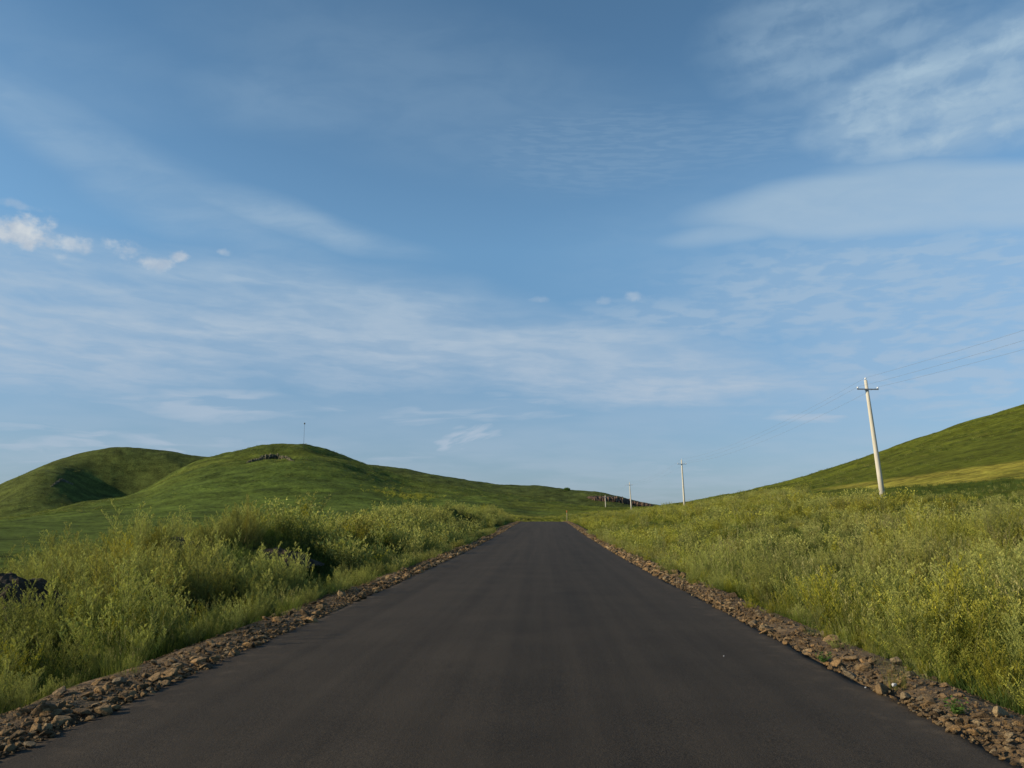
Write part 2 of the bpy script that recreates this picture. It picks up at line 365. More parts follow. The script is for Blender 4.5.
# bare patches and tussocks
col *= (1+.55*n2[..., None]*sstep(60, 200, R2)[..., None])
col = np.clip(col, .008, 1)
V = np.stack([X, Y, Z], -1).reshape(-1, 3)
ii, jj = np.meshgrid(np.arange(na), np.arange(nr-1), indexing='ij'); i2 = (ii+1) % na
F = np.stack([ii*nr+jj, ii*nr+jj+1, i2*nr+jj+1, i2*nr+jj], -1).reshape(-1, 4)
V = np.vstack([V, [[CAM[0], 0, -.06]]])
colf = np.vstack([col.reshape(-1, 3), [[.05, .05, .05]]])
gm, q, p, out = mat_new('grassland')
at = q.n.new('ShaderNodeAttribute'); at.attribute_name = 'cover'
pos = q.n.new('ShaderNodeNewGeometry').outputs['Position']
f1 = q.noise(pos, .9, 6, .72); f2 = q.noise(pos, .10, 6, .66); f3 = q.noise(pos, 7., 4, .65)
k = q.m('ADD', q.ramp(f1, .32, .68, .50, 1.36), q.ramp(f2, .35, .65, -.24, .24))
c = q.mix(1., at.outputs['Color'], q.xyz(k, k, k), 'MULTIPLY')
c = q.mix(q.ramp(f3, .56, .74, 0., .38), c, (.17, .15, .05))
q.put(p.inputs['Base Color'], c); p.inputs['Roughness'].default_value = 1.; p.inputs['Specular IOR Level'].default_value = .05
try: p.inputs['Sheen Weight'].default_value = .0
except Exception: pass
bump(q, p, q.m('ADD', mul(f1, 1.0) if False else q.m('MULTIPLY', f1, 1.0), q.m('MULTIPLY', f3, .25)), .8, 1.)
g = link('ground', mesh('ground', V, F, gm, True, {'cover': colf})); tag(g, 'green rolling grassland with low hills round the road', 'ground', kind='structure')
# centre fan is hidden under the road
# ------------------------------------------------------------------ road
ys = np.concatenate([np.arange(-30, 60, .5), np.arange(60, 172, 1.0)])
hw = 3.5
edgeL = -hw+.16*fbm(ys*.8, ys*0+1, 3, .75, 1); edgeR = hw+.16*fbm(ys*.8, ys*0+9, 3, .75, 4)
us = np.array([0, .004, .02, .06, .15, .3, .5, .7, .85, .94, .98, .996, 1])
V = []; 
for i, y in enumerate(ys):
    z0 = float(road_z(y))
    for j, u in enumerate(us):
        x = edgeL[i]+(edgeR[i]-edgeL[i])*u; crown = -.045*(x/hw)**2
        z = z0+.03+crown+(.0 if 0 < j < len(us)-1 else -.075)
        V.append((x, y, z))
nu = len(us); F = np.array([(i*nu+j, i*nu+j+1, (i+1)*nu+j+1, (i+1)*nu+j) for i in range(len(ys)-1) for j in range(nu-1)])
rm, q, p, out = mat_new('asphalt')
pos = q.n.new('ShaderNodeNewGeometry').outputs['Position']
agg = q.noise(pos, 120., 2, .7); agg2 = q.noise(pos, 38., 3, .6); big = q.noise(pos, .7, 4, .55)
lng = q.noise(q.vm('MULTIPLY', pos, (2.6, .035, 1.)), 1., 5, .6)
lane = q.noise(q.vm('MULTIPLY', pos, (.55, .012, 1.)), 1., 2, .5)
v = q.m('ADD', q.ramp(agg, .3, .75, .40, 1.7), q.ramp(lng, .3, .7, -.16, .16))
v = q.m('ADD', v, q.ramp(lane, .3, .7, -.10, .12)); v = q.m('ADD', v, q.ramp(big, .3, .7, -.10, .10)); v = q.m('ADD', v, q.ramp(agg2, .3, .7, -.15, .15))
c = q.mix(1., (.0415, .032, .0222), q.xyz(v, v, v), 'MULTIPLY')
c = q.mix(q.ramp(q.noise(pos, 75., 1, .5), .70, .78, 0., .5), c, (.13, .12, .105))
ax = q.m('ABSOLUTE', q.sep(pos)[0])
dust = q.m('MULTIPLY', q.ramp(ax, 2.6, 3.5, 0., .55), q.ramp(q.noise(pos, 3.5, 5, .65), .46, .72, 0., 1.))
c = q.mix(dust, c, (.115, .085, .055))
q.put(p.inputs['Base Color'], c); q.put(p.inputs['Roughness'], q.ramp(agg2, .3, .7, .78, .95)); p.inputs['Specular IOR Level'].default_value = .15
bump(q, p, q.m('ADD', agg, q.m('MULTIPLY', agg2, .8)), .006, .8)
rd = link('road', mesh('road', V, F, rm, True)); tag(rd, 'new dark asphalt road without markings running straight to a crest', 'road', kind='structure')

# shoulders: raised strip of soil the stones lie in
def shoulder(sd):
    V = []; W_ = [3.42, 3.5, 3.62, 3.85, 4.15, 4.45, 4.7]; H_ = [-.06, -.03, .02, .045, .03, -.08, -.30]
    for y in ys:
        for x, h in zip(W_, H_):
            wob = .10*float(fbm(np.array(y*.5), np.array(3.+sd), 3, .6, 2)) if x > 3.8 else 0
            hh = h+.04*float(fbm(np.array(y*2.2), np.array(x*3+sd), 2, .6, 1))*(x > 3.55)
            V.append((sd*(x+wob), y, float(road_z(y))+hh-.012))
    n = len(W_); F = [((i*n+j), (i*n+j+1), ((i+1)*n+j+1), ((i+1)*n+j)) for i in range(len(ys)-1) for j in range(n-1)]
    if sd > 0: F = [f[::-1] for f in F]
    return V, np.array(F)
sm, q, p, out = mat_new('shoulder_soil')
pos = q.n.new('ShaderNodeNewGeometry').outputs['Position']
n_ = q.noise(pos, 9., 6, .65); n2_ = q.noise(pos, 60., 3, .6)
c = q.mix(q.ramp(n_, .35, .65), (.065, .042, .022), (.19, .125, .062)); c = q.mix(q.ramp(n2_, .4, .7, 0., .5), c, (.16, .11, .06))
q.put(p.inputs['Base Color'], c); p.inputs['Roughness'].default_value = 1.
bump(q, p, q.m('ADD', n_, q.m('MULTIPLY', n2_, .4)), .05, 1.)
for sd in (-1, 1):
    V, F = shoulder(sd); o = link('verge', mesh('verge', V, F, sm, True))
    tag(o, 'strip of brown soil and rubble along the %s edge of the asphalt' % ('left' if sd < 0 else 'right'), 'verge', kind='structure')

# ------------------------------------------------------------------ plants: mesh makers
def plant_mat(name, ramp_cols, tip, trans=.35):
    m, q, p, out = mat_new(name)
    oi = q.n.new('ShaderNodeObjectInfo'); at = q.n.new('ShaderNodeAttribute'); at.attribute_name = 'tint'
    cr = q.n.new('ShaderNodeValToRGB'); e = cr.color_ramp.elements
    e[0].position = 0; e[0].color = (*ramp_cols[0], 1); e[1].position = 1; e[1].color = (*ramp_cols[-1], 1)
    for i, c in enumerate(ramp_cols[1:-1]): x = e.new((i+1)/(len(ramp_cols)-1)); x.color = (*c, 1)
    patch = q.noise(oi.outputs['Location'], .16, 4, .65)
    f = q.m('ADD', q.m('MULTIPLY', oi.outputs['Random'], .45), q.ramp(patch, .36, .64, -.15, .70)); q.put(cr.inputs[0], f)
    c = q.mix(q.m('MULTIPLY', q.m('POWER', at.outputs['Fac'], 1.5), .85), cr.outputs[0], tip)
    pos = q.n.new('ShaderNodeNewGeometry').outputs['Position']
    k = q.m('MULTIPLY', q.ramp(q.noise(pos, 14., 2, .5), .3, .7, .72, 1.28), q.ramp(q.m('FRACT', q.m('MULTIPLY', oi.outputs['Random'], 7.31)), 0., 1., .74, 1.48, smooth=False)); c = q.mix(1., c, q.xyz(k, k, k), 'MULTIPLY')
    q.put(p.inputs['Base Color'], c); p.inputs['Roughness'].default_value = .75; p.inputs['Specular IOR Level'].default_value = .12
    tr = q.n.new('ShaderNodeBsdfTranslucent'); q.put(tr.inputs[0], q.mix(1., c, (1.2, 1.25, .7), 'MULTIPLY'))
    mx_ = q.n.new('ShaderNodeMixShader'); mx_.inputs[0].default_value = trans; q.l.new(p.outputs[0], mx_.inputs[1]); q.l.new(tr.outputs[0], mx_.inputs[2]); q.l.new(mx_.outputs[0], out.inputs[0])
    return m
MW = plant_mat('mugwort_leaves', [(.085, .120, .032), (.125, .145, .034), (.130, .155, .055), (.200, .180, .032)], (.46, .44, .13))
YB = plant_mat('yellow_green_leaves', [(.15, .165, .020), (.20, .19, .020), (.24, .205, .024)], (.38, .34, .050))
GR = plant_mat('grass_blades', [(.085, .130, .020), (.115, .150, .024), (.15, .165, .035), (.19, .175, .050)], (.32, .29, .11))
GN = plant_mat('green_leaves', [(.035, .085, .018), (.050, .105, .020), (.07, .12, .024)], (.10, .15, .035))
UG = plant_mat('undergrowth', [(.040, .070, .016), (.055, .085, .018), (.07, .09, .022)], (.12, .14, .04))
DG = plant_mat('dry_stems', [(.13, .13, .045), (.18, .165, .055), (.15, .145, .050)], (.30, .27, .11))
ST = plant_mat('plant_stems', [(.09, .10, .035), (.12, .10, .04)], (.15, .14, .06), .1)
FL = plant_mat('yellow_bloom', [(.14, .165, .025), (.18, .18, .028)], (.50, .46, .10))

def leaf(V, F, T, p, d, L, w, tint):
    """narrow two triangle leaf from p along d"""
    d = d.normalized(); s = d.cross(Vector((random.gauss(0, 1), random.gauss(0, 1), random.gauss(0, 1)))).normalized()*w*.5
    b = len(V); m_ = p+d*L*.5+Vector((0, 0, -.04*L))
    V += [p, m_+s, p+d*L, m_-s]; T += [tint]*4; F.append((b, b+1, b+2, b+3))
def strip(V, F, T, pts, w, tint):
    b = len(V); n = len(pts)
    for i, p in enumerate(pts):
        t = (pts[min(i+1, n-1)]-pts[max(i-1, 0)]).normalized(); s = t.cross(Vector((math.sin(i*.3+b), math.cos(i*.3+b), .2))).normalized()*w*.5*(1-.75*i/(n-1))
        V += [p-s, p+s]; T += [tint*i/(n-1)]*2
    for i in range(n-1): F.append((b+2*i, b+2*i+1, b+2*i+3, b+2*i+2))
def make_bush(seed, h=1.1, stems=11, spread=.33, twigs=22, leaves=9, ll=.030, lw=.009, tw=.22, up=.75, low=.12, stemw=.010):
    """bushy feathery herb: upright stems, each a plume of short leafy side twigs"""
    random.seed(seed); VL, FL_, TL = [], [], []; VS, FS, TS = [Vector((0, 0, -.03))], [], [0.]
    for s in range(stems):
        a = random.uniform(0, 2*math.pi); rr = random.random()**.6; hh = h*random.uniform(.62, 1.)*(1-.22*rr)
        base = Vector((math.cos(a), math.sin(a), 0))*rr*spread*.28; lean = Vector((math.cos(a), math.sin(a), 0))*rr*spread
        bend = Vector((random.gauss(0, .05), random.gauss(0, .05), 0))
        P = lambda t: base+lean*(t**1.3)+bend*math.sin(t*3)+Vector((0, 0, hh*t*(1-.06*rr*t)))
        b0 = len(VS); strip(VS, FS, TS, [P(t/7) for t in range(8)], stemw, 1.); FS.append((0, b0, b0+1))
        for k in range(twigs):
            t = low+(1-low)*(k+random.random())/twigs; p = P(t); b = random.uniform(0, 2*math.pi)
            prof = math.sin(math.pi*min(1, .18+.82*t))**.6 if t < .999 else .1
            L = tw*h*prof*random.uniform(.55, 1.15)*(1.15-.75*t)+.02
            d = Vector((math.cos(b), math.sin(b), up*random.uniform(.7, 1.6))).normalized()
            q_ = [p, p+d*L*.5+Vector((0, 0, .01)), p+d*L+Vector((0, 0, .12*L))]
            strip(VL, FL_, TL, q_, stemw*.35, t)
            for j in range(leaves):
                u = (j+.4+random.random()*.6)/leaves; pp = p+d*L*u+Vector((0, 0, .12*L*u*u))
                dd = (d*.9+Vector((random.gauss(0, .42), random.gauss(0, .42), random.gauss(.25, .40))))
                leaf(VL, FL_, TL, pp, dd, ll*random.uniform(.6, 1.4)*(1.25-.5*u), lw*random.uniform(.7, 1.3), max(0, min(1, t*.62+u*.3+random.gauss(0, .10))))
    return (VL, FL_, TL), (VS, FS, TS)
def make_grass(seed, h=.8, n=70, spread=.2, w=.006, heads=.16, seg=4, hs=1.):
    random.seed(seed); VL, F_, T, VS, FS, TS = [], [], [], [], [], []
    for i in range(n):
        a = random.uniform(0, 6.283); rr = random.random()**.5*spread; hh = h*random.uniform(.45, 1.); out_ = Vector((math.cos(a), math.sin(a), 0))
        a2 = a+random.gauss(0, .8); dr = Vector((math.cos(a2), math.sin(a2), 0))*hh*random.uniform(.08, .5)
        base = out_*rr; head = random.random() < heads
        if head: dr *= .4; hh *= 1.12
        pts = [base+dr*(t/seg)**1.8+Vector((0, 0, hh*(t/seg)*(1-.12*(t/seg)*(0 if head else 1)))) for t in range(seg+1)]
        strip(VL, F_, T, pts, w*(.45 if head else 1), .6 if head else .35)
        if head:
            for k in range(10):
                u = k/10; pp = pts[-2].lerp(pts[-1], .1+u*.9)
                leaf(VS, FS, TS, pp, Vector((random.gauss(0, .5), random.gauss(0, .5), 1)), .035*hs, .010*hs, 1.)
    return (VL, F_, T), (VS, FS, TS)
def make_broad(seed, h=.28, n=40):
    random.seed(seed); VL, F_, T, VS, FS, TS = [], [], [], [], [], []
    for s in range(n):
        a = random.uniform(0, 6.283); d = Vector((math.cos(a), math.sin(a), random.uniform(.3, 1.8))).normalized(); L = h*random.uniform(.4, 1.)
        strip(VS, FS, TS, [Vector((0, 0, 0)), d*L*.5, d*L], .004, .5)
        for k in range(4):
            leaf(VL, F_, T, d*L*(.35+.2*k), Vector((random.gauss(0, 1), random.gauss(0, 1), .3)), random.uniform(.03, .07), random.uniform(.015, .035), random.uniform(.2, .9))
    return (VL, F_, T), (VS, FS, TS)
def two(name, pair, ml, ms):
    (VL, F1, T1), (VS, F2, T2_) = pair
    a = mesh(name+'_foliage', VL, F1, ml, False, {'tint': T1})
    b = mesh(name+'_stem', VS, F2, ms, False, {'tint': T2_})
    V = list(VL)+list(VS); F = list(F1)+[tuple(i+len(VL) for i in f) for f in F2]
    c = mesh(name, V, F, ml, False, {'tint': T1+T2_}); c.materials.append(ms)
    mi = np.zeros(len(F), np.int32); mi[len(F1):] = 1; c.polygons.foreach_set('material_index', mi)
    return a, b, c
KIND = {}
KIND['mug'] = [two('mugwort', make_bush(100+i, h=random.uniform(1.0, 1.15), stems=15, spread=.46, twigs=26, leaves=14, ll=.029, lw=.0052, tw=.20, up=1.15, low=.22), MW, ST) for i in range(6)]
KIND['tall'] = [two('tall_mugwort', make_bush(200+i, h=1.35, stems=7, spread=.40, twigs=30, leaves=13, ll=.030, lw=.0056, tw=.19, up=1.1, low=.2), MW, ST) for i in range(4)]
KIND['yel'] = [two('broom_weed', make_bush(300+i, h=.85, stems=13, spread=.30, twigs=24, leaves=10, ll=.026, lw=.007, tw=.20, up=1.4, low=.05), YB, ST) for i in range(3)]
KIND['flow'] = [two('bedstraw', make_bush(400+i, h=.95, stems=14, spread=.55, twigs=20, leaves=11, ll=.016, lw=.009, tw=.26, up=.8), FL, GN) for i in range(3)]
KIND['grass'] = [two('grass_tuft', make_grass(500+i, h=.85, n=110, spread=.30, w=.007), GR, DG) for i in range(4)]
KIND['dry'] = [two('dry_grass', make_grass(600+i, h=1.0, n=60, spread=.25, w=.005, heads=.8, hs=1.3), DG, DG) for i in range(2)]
KIND['leafy'] = [two('leafy_weed', make_broad(700+i), GN, GN) for i in range(3)]
# coarser plants for the distance
FAR = {}
FAR['mug'] = [two('mugwort_far', make_bush(800+i, h=1.1, stems=9, spread=.45, twigs=12, leaves=4, ll=.075, lw=.026), MW, ST)[2] for i in range(4)]
FAR['yel'] = [two('broom_far', make_bush(820+i, h=.85, stems=8, spread=.35, twigs=10, leaves=4, ll=.07, lw=.024), YB, ST)[2] for i in range(2)]
FAR['flow'] = [two('bedstraw_far', make_bush(840+i, h=.9, stems=8, spread=.6, twigs=9, leaves=5, ll=.05, lw=.035, tw=.26), FL, GN)[2] for i in range(2)]
FAR['grass'] = [two('grass_far', make_grass(860+i, h=.75, n=46, spread=.42, w=.018, seg=2, hs=1.8), GR, DG)[2] for i in range(3)]
FAR['dry'] = [two('dry_far', make_grass(880+i, h=.95, n=26, spread=.4, w=.013, heads=.8, seg=2, hs=2.), DG, DG)[2] for i in range(2)]
UND = [two('undergrowth_kind', make_grass(890+i, h=.75, n=46, spread=.42, w=.018, seg=2, heads=.0), UG, UG)[2] for i in range(3)]
FAR['leafy'] = [FAR['grass'][0]]

def scatter(name, meshes, P, rot, sc, idx, label, cat):
    """one object of many instanced plants or stones (geometry nodes)"""
    coll = bpy.data.collections.new(name+'_kinds')
    for i, me in enumerate(meshes):
        o = bpy.data.objects.new('%s_kind_%02d' % (name, i), me); coll.objects.link(o)
    me = bpy.data.meshes.new(name); P = np.asarray(P, np.float32); me.vertices.add(len(P)); me.vertices.foreach_set('co', P.ravel())
    a = me.attributes.new('rot', 'FLOAT_VECTOR', 'POINT'); a.data.foreach_set('vector', np.asarray(rot, np.float32).ravel())
    a = me.attributes.new('sc', 'FLOAT_VECTOR', 'POINT'); a.data.foreach_set('vector', np.asarray(sc, np.float32).ravel())
    a = me.attributes.new('idx', 'INT', 'POINT'); a.data.foreach_set('value', np.asarray(idx, np.int32))
    o = link(name, me); ng = bpy.data.node_groups.new(name, 'GeometryNodeTree')
    ng.interface.new_socket('Geometry', in_out='INPUT', socket_type='NodeSocketGeometry'); ng.interface.new_socket('Geometry', in_out='OUTPUT', socket_type='NodeSocketGeometry')
    N, L = ng.nodes, ng.links; gi = N.new('NodeGroupInput'); go = N.new('NodeGroupOutput')
    ci = N.new('GeometryNodeCollectionInfo'); ci.inputs['Collection'].default_value = coll; ci.inputs['Separate Children'].default_value = True; ci.inputs['Reset Children'].default_value = True
    ip = N.new('GeometryNodeInstanceOnPoints'); ip.inputs['Pick Instance'].default_value = True
    def attr(nm, ty):
        n = N.new('GeometryNodeInputNamedAttribute'); n.data_type = ty; n.inputs[0].default_value = nm; return n.outputs[0]
    L.new(gi.outputs[0], ip.inputs['Points']); L.new(ci.outputs[0], ip.inputs['Instance']); L.new(attr('idx', 'INT'), ip.inputs['Instance Index'])
    er = N.new('FunctionNodeEulerToRotation'); L.new(attr('rot', 'FLOAT_VECTOR'), er.inputs[0]); L.new(er.outputs[0], ip.inputs['Rotation'])
    L.new(attr('sc', 'FLOAT_VECTOR'), ip.inputs['Scale']); L.new(ip.outputs[0], go.inputs[0])
    md = o.modifiers.new('scatter', 'NODES'); md.node_group = ng
    tag(o, label, cat, kind='stuff'); return o

# ------------------------------------------------------------------ placing the plants
def jitter(x0, x1, y0, y1, step):
    gx = np.arange(x0, x1, step); gy = np.arange(y0, y1, step); a, b = np.meshgrid(gx, gy); a = a.ravel(); b = b.ravel()
    return a+RNG.uniform(-.5, .5, len(a))*step, b+RNG.uniform(-.5, .5, len(b))*step
def in_view(x, y, m=90):
    z = ground_z(x, y); u, v, d = project(np.stack([x, y, z+.4], -1)); u2, v2, _ = project(np.stack([x, y, z+1.3], -1))
    return (d > .5) & (y > .5) & (u > -m-250/np.maximum(d, 1)) & (u < 1024+m+250/np.maximum(d, 1)), d
def beyond_field(x, y, m=1.5):
    a = np.arctan2(x-CAM[0], y); r = np.hypot(x-CAM[0], y); return (a > la[0]+.01) & (r > np.interp(a, la, lr)-m)
pts = []   # (x, y, kind, scale)
def add(x, y, kinds, probs, smin, smax):
    k = RNG.choice(len(kinds), len(x), p=np.array(probs)/sum(probs))
    for i in range(len(x)): pts.append((x[i], y[i], kinds[k[i]], RNG.uniform(smin, smax)))
# left verge
for (x0, x1, y0, y1, st) in ((-8, -4.8, 2.5, 26, .56), (-15, -8, 2.5, 26, .72), (-13.5, -5.0, 26, 60, .75), (-13, -5.0, 60, 150, 1.05)):
    x, y = jitter(x0, x1, y0, y1, st); n = fbm(x*.30, y*.30, 2, .6, 3); keep = (n > -.12); x, y = x[keep], y[keep]
    k1 = RNG.random(len(x)) < .84
    add(x[k1], y[k1], ['mug', 'tall', 'yel', 'grass'], [.62, .22, .13, .03], .80, 1.50)
    add(x[~k1], y[~k1], ['grass', 'dry', 'mug'], [.35, .10, .55], .7, 1.1)
x, y = jitter(-5.15, -4.65, 2.5, 60, .55); add(x, y, ['leafy', 'mug', 'grass', 'yel'], [.30, .45, .12, .13], .38, .85)
# right slope
for (x0, x1, y0, y1, st, s0, s1) in ((5.0, 12, 2.5, 26, .56, .65, 1.12), (12, 26, 4, 30, .78, .62, 1.08), (5.35, 22, 26, 60, .72, .6, .95), (22, 48, 22, 60, 1.1, .5, .8), (5.35, 40, 60, 155, 1.15, .65, 1.05)):
    x, y = jitter(x0, x1, y0, y1, st); n = fbm(x*.16, y*.16, 2, .5, 4)+RNG.normal(0, .1, len(x))
    g_ = fbm(x*.75+9, y*.75, 2, .5, 1) > -.25; x, y, n = x[g_], y[g_], n[g_]
    a = n < -.12; b = (n >= -.12) & (n < .12); c_ = n >= .12; hole = n < -.55; a = a & ~hole
    add(x[a], y[a], ['grass', 'mug', 'tall', 'dry'], [.30, .50, .13, .07], s0, s1)
    add(x[b], y[b], ['flow', 'grass', 'mug', 'yel', 'dry'], [.36, .22, .20, .17, .05], s0, s1)
    add(x[c_], y[c_], ['flow', 'mug', 'yel', 'grass'], [.52, .16, .22, .10], s0*1.15, s1*1.35)
x, y = jitter(4.85, 5.4, 2.5, 60, .42); add(x, y, ['leafy', 'grass', 'yel', 'mug'], [.30, .30, .15, .25], .35, .8)
x, y = jitter(4.0, 4.85, 2.5, 70, .33); k_ = fbm(x*.5, y*.4, 2, .6, 2) > -.08; add(x[k_], y[k_], ['leafy', 'grass', 'mug', 'yel'], [.4, .25, .2, .15], .22, .6)
x, y = jitter(-4.85, -4.0, 2.5, 70, .33); k_ = fbm(x*.5, y*.4, 2, .6, 4) > -.08; add(x[k_], y[k_], ['leafy', 'grass', 'mug'], [.35, .2, .45], .22, .62)
X_ = np.array([p_[0] for p_ in pts]); Y_ = np.array([p_[1] for p_ in pts]); Kn = np.array([p_[2] for p_ in pts]); Sc = np.array([p_[3] for p_ in pts])
Sc = Sc*np.where(X_ < 0, 1+.12*fbm(X_*.3, Y_*.3, 2, .5, 1)*2, 1+.60*fbm(X_*.24, Y_*.20, 3, .6, 5))
# the low soil heaps stay bare
HEAPS = [(-7.75, 12.2, 1.1, .85, 'dark bare soil heap among weeds at the far left edge of the picture'),
         (-8.9, 20.0, .9, .50, 'brown soil heap half hidden by weeds behind the tallest left bushes'),
         (-7.2, 22.5, 1.2, .42, 'dark soil hollow heap between weeds below the right-hand hill summit')]
clear_ = ~beyond_field(X_, Y_, 12.); X_, Y_, Kn, Sc = X_[clear_], Y_[clear_], Kn[clear_], Sc[clear_]
Sc = np.where((X_ < -7.2) & (Y_ < 19), Sc*(.62+.30*sstep(10, 19, Y_)), Sc); Sc = np.where(beyond_field(X_, Y_, 30.), Sc*.42, Sc); Sc = np.where((X_ > 5.2) & (X_ < 9) & (Y_ < 28), Sc*1.22, Sc)
hd = math.hypot(HEAPS[0][0], HEAPS[0][1]); hn = (HEAPS[0][0]/hd, HEAPS[0][1]/hd)
al = X_*hn[0]+Y_*hn[1]; ac_ = np.abs(X_*hn[1]-Y_*hn[0]); Sc = np.where((al > 2) & (al < hd) & (ac_ < .9), Sc*.84, Sc)   # trampled in front of the near heap
vis, dep = in_view(X_, Y_); Zg = ground_z(X_, Y_)
for hx, hy, hr, hh, _ in HEAPS[:1]: vis &= np.hypot(X_-hx, (Y_-hy)*.8) > hr*.9
X_, Y_, Kn, Sc, dep, Zg = (a[vis] for a in (X_, Y_, Kn, Sc, dep, Zg))
order = np.argsort(dep/Sc)
LBL = {'mug': ('mugwort', 'bushy plant with feathery grey green leaves'), 'tall': ('tall_mugwort', 'tall weed with upright pale plumes'),
       'yel': ('broom_weed', 'low yellow green broom shaped weed'), 'flow': ('bedstraw', 'plant with clouds of tiny yellow flowers'),
       'grass': ('grass_tuft', 'tuft of tall arching green grass'), 'dry': ('dry_grass', 'clump of dry brown grass stems'), 'leafy': ('leafy_weed', 'small leafy green weed')}
def put_plant(kind, x, y, s, label, group, rot=None, var=None, sz=1.):
    if kind in ('grass', 'dry', 'leafy'):
        o = link(LBL[kind][0], random.choice(KIND[kind])[2], None, (x, y, float(ground_z(x, y))-.02)); o.rotation_euler = (0, 0, random.uniform(0, 6.28)); o.scale = (s, s, s)
        return tag(o, label, 'plant', group)
    v = KIND[kind][var if var is not None else random.randrange(len(KIND[kind]))]
    e = empty(LBL[kind][0], (x, y, float(ground_z(x, y))-.02), (random.gauss(0, .05), random.gauss(0, .05), random.uniform(0, 6.28) if rot is None else rot)); e.scale = (s, s, s*sz)
    link('foliage', v[0], e); link('stem', v[1], e)
    tag(e, label, 'plant', group); return e
random.seed(5)
single = np.zeros(len(X_), bool); cnt = {}
for i in order:
    sd = 'left' if X_[i] < 0 else 'right'
    if X_[i] < 0 and dep[i] < 3.2: single[i] = True; continue
    if single.sum() >= 280: break
    key = (Kn[i], sd); cnt[key] = cnt.get(key, 0)+1; single[i] = True
    z_ = 'by the gravel' if abs(X_[i]) < 6.2 else 'farther back'
    put_plant(Kn[i], X_[i], Y_[i], Sc[i], '%s on the %s verge %s' % (LBL[Kn[i]][1], sd, z_), '%s plants on the %s verge %s' % (LBL[Kn[i]][0].replace('_', ' '), sd, z_))
rest = ~single
# plants that stand out, each with its own label
SPECIAL = [('yel', 28, 571, 10.5, 1.0, 'golden green broom shaped weed beside the dark soil heap at the left edge'),
           ('yel', 190, 600, 12.0, 1.15, 'large yellow green weed in the middle of the left verge'),
           ('yel', 745, 640, 9.6, .95, 'mustard yellow broom shaped weed near the rubble on the right'),
           ('yel', 808, 612, 12., .8, 'small golden weed among grass on the right verge'),
           ('tall', 60, 640, 7.6, 1.0, 'tallest open branched pale plume weed at the left edge'),
           ('flow', 940, 590, 12.5, 1.30, 'large rounded bush covered with yellow flowers on the right verge'),
           ('yel', 285, 600, 13.5, .9, 'narrow yellowish plume weed next to the left rubble')]
for k_, px_, py_, d_, s_, lb in SPECIAL:
    a_, _ = azel(px_, py_); x = CAM[0]+d_*math.sin(a_); y = d_*math.cos(a_)
    if abs(x) < 5.1: x = math.copysign(5.2, x)
    put_plant(k_, x, y, s_, lb, None)
# big rounded flowering bushes on the right verge
for i, (px_, d_, s_, k_) in enumerate(((850, 14., 1.35, 'flow'), (905, 12.6, 1.2, 'flow'), (975, 13.5, 1.4, 'flow'), (1010, 11., 1.1, 'tall'), (800, 17., 1.3, 'flow'), (760, 21., 1.35, 'flow'), (690, 30., 1.4, 'flow'), (880, 17.5, 1.35, 'mug'), (930, 9.8, 1.0, 'mug'), (1000, 17., 1.5, 'flow'), (730, 27., 1.4, 'mug'), (640, 44., 1.5, 'flow'), (820, 12.5, 1.05, 'tall'), (955, 19., 1.5, 'flow'), (865, 10.8, .95, 'yel'))):
    a_, _ = azel(px_, 560); x = CAM[0]+d_*math.sin(a_); y = d_*math.cos(a_)
    if x > 5.1: put_plant(k_, x, y, s_, {'flow': 'large rounded bush with pale yellow blooms on the right slope', 'mug': 'large silvery feathery bush among flowering weeds on the right slope', 'tall': 'tall plumed weed standing above the right verge', 'yel': 'bright yellow green broom shaped weed near the lower right rubble'}[k_], 'large %s bushes on the right slope' % LBL[k_][0].replace('_', ' '))
for px_, py_, s_, k_, lb in ((824, 664, .55, 'leafy', 'small green weed sprouting at the asphalt edge among the right stones'),
                       (958, 716, .6, 'leafy', 'low green weed in the rubble at the lower right'), (895, 690, .35, 'grass', 'thin grass tuft between the right rubble stones')):
    a_, t_ = azel(px_, py_); d_ = (1.6-.02)/-t_; x = CAM[0]+d_*math.sin(a_); y = d_*math.cos(a_)
    e = put_plant(k_, x, y, s_, lb, None); e.location.z = float(road_z(y))+.02
def scatter_plants(mask, src, label, name='roadside_weeds'):
    ms = []; start = {}
    for k_ in src:
        start[k_] = len(ms); ms += [v[2] if isinstance(v, tuple) else v for v in src[k_]]
    n = int(mask.sum()); idx = np.array([start[k_]+RNG.integers(len(src[k_])) for k_ in Kn[mask]])
    s = Sc[mask]; scatter(name, ms, np.stack([X_[mask], Y_[mask], Zg[mask]-.03], -1), np.stack([RNG.normal(0, .06, n), RNG.normal(0, .06, n), RNG.uniform(0, 6.28, n)], -1), np.stack([s, s, s*RNG.uniform(.9, 1.1, n)], -1), idx, label, 'weeds')
FAR['tall'] = FAR['mug']
NEARK = {k_: KIND[k_] for k_ in KIND}
print('plants', len(X_), int(single.sum()))
scatter_plants(rest & (X_ < 0) & (dep < 24), NEARK, 'dense grey green weeds filling the left roadside bank')
scatter_plants(rest & (X_ < 0) & (dep >= 24), FAR, 'far weeds along the left roadside bank up to the crest')
scatter_plants(rest & (X_ > 0) & (dep < 24), NEARK, 'mixed flowering weeds and grass on the near right slope')
scatter_plants(rest & (X_ > 0) & (dep >= 24), FAR, 'far weeds and grass on the right slope up to the poles')
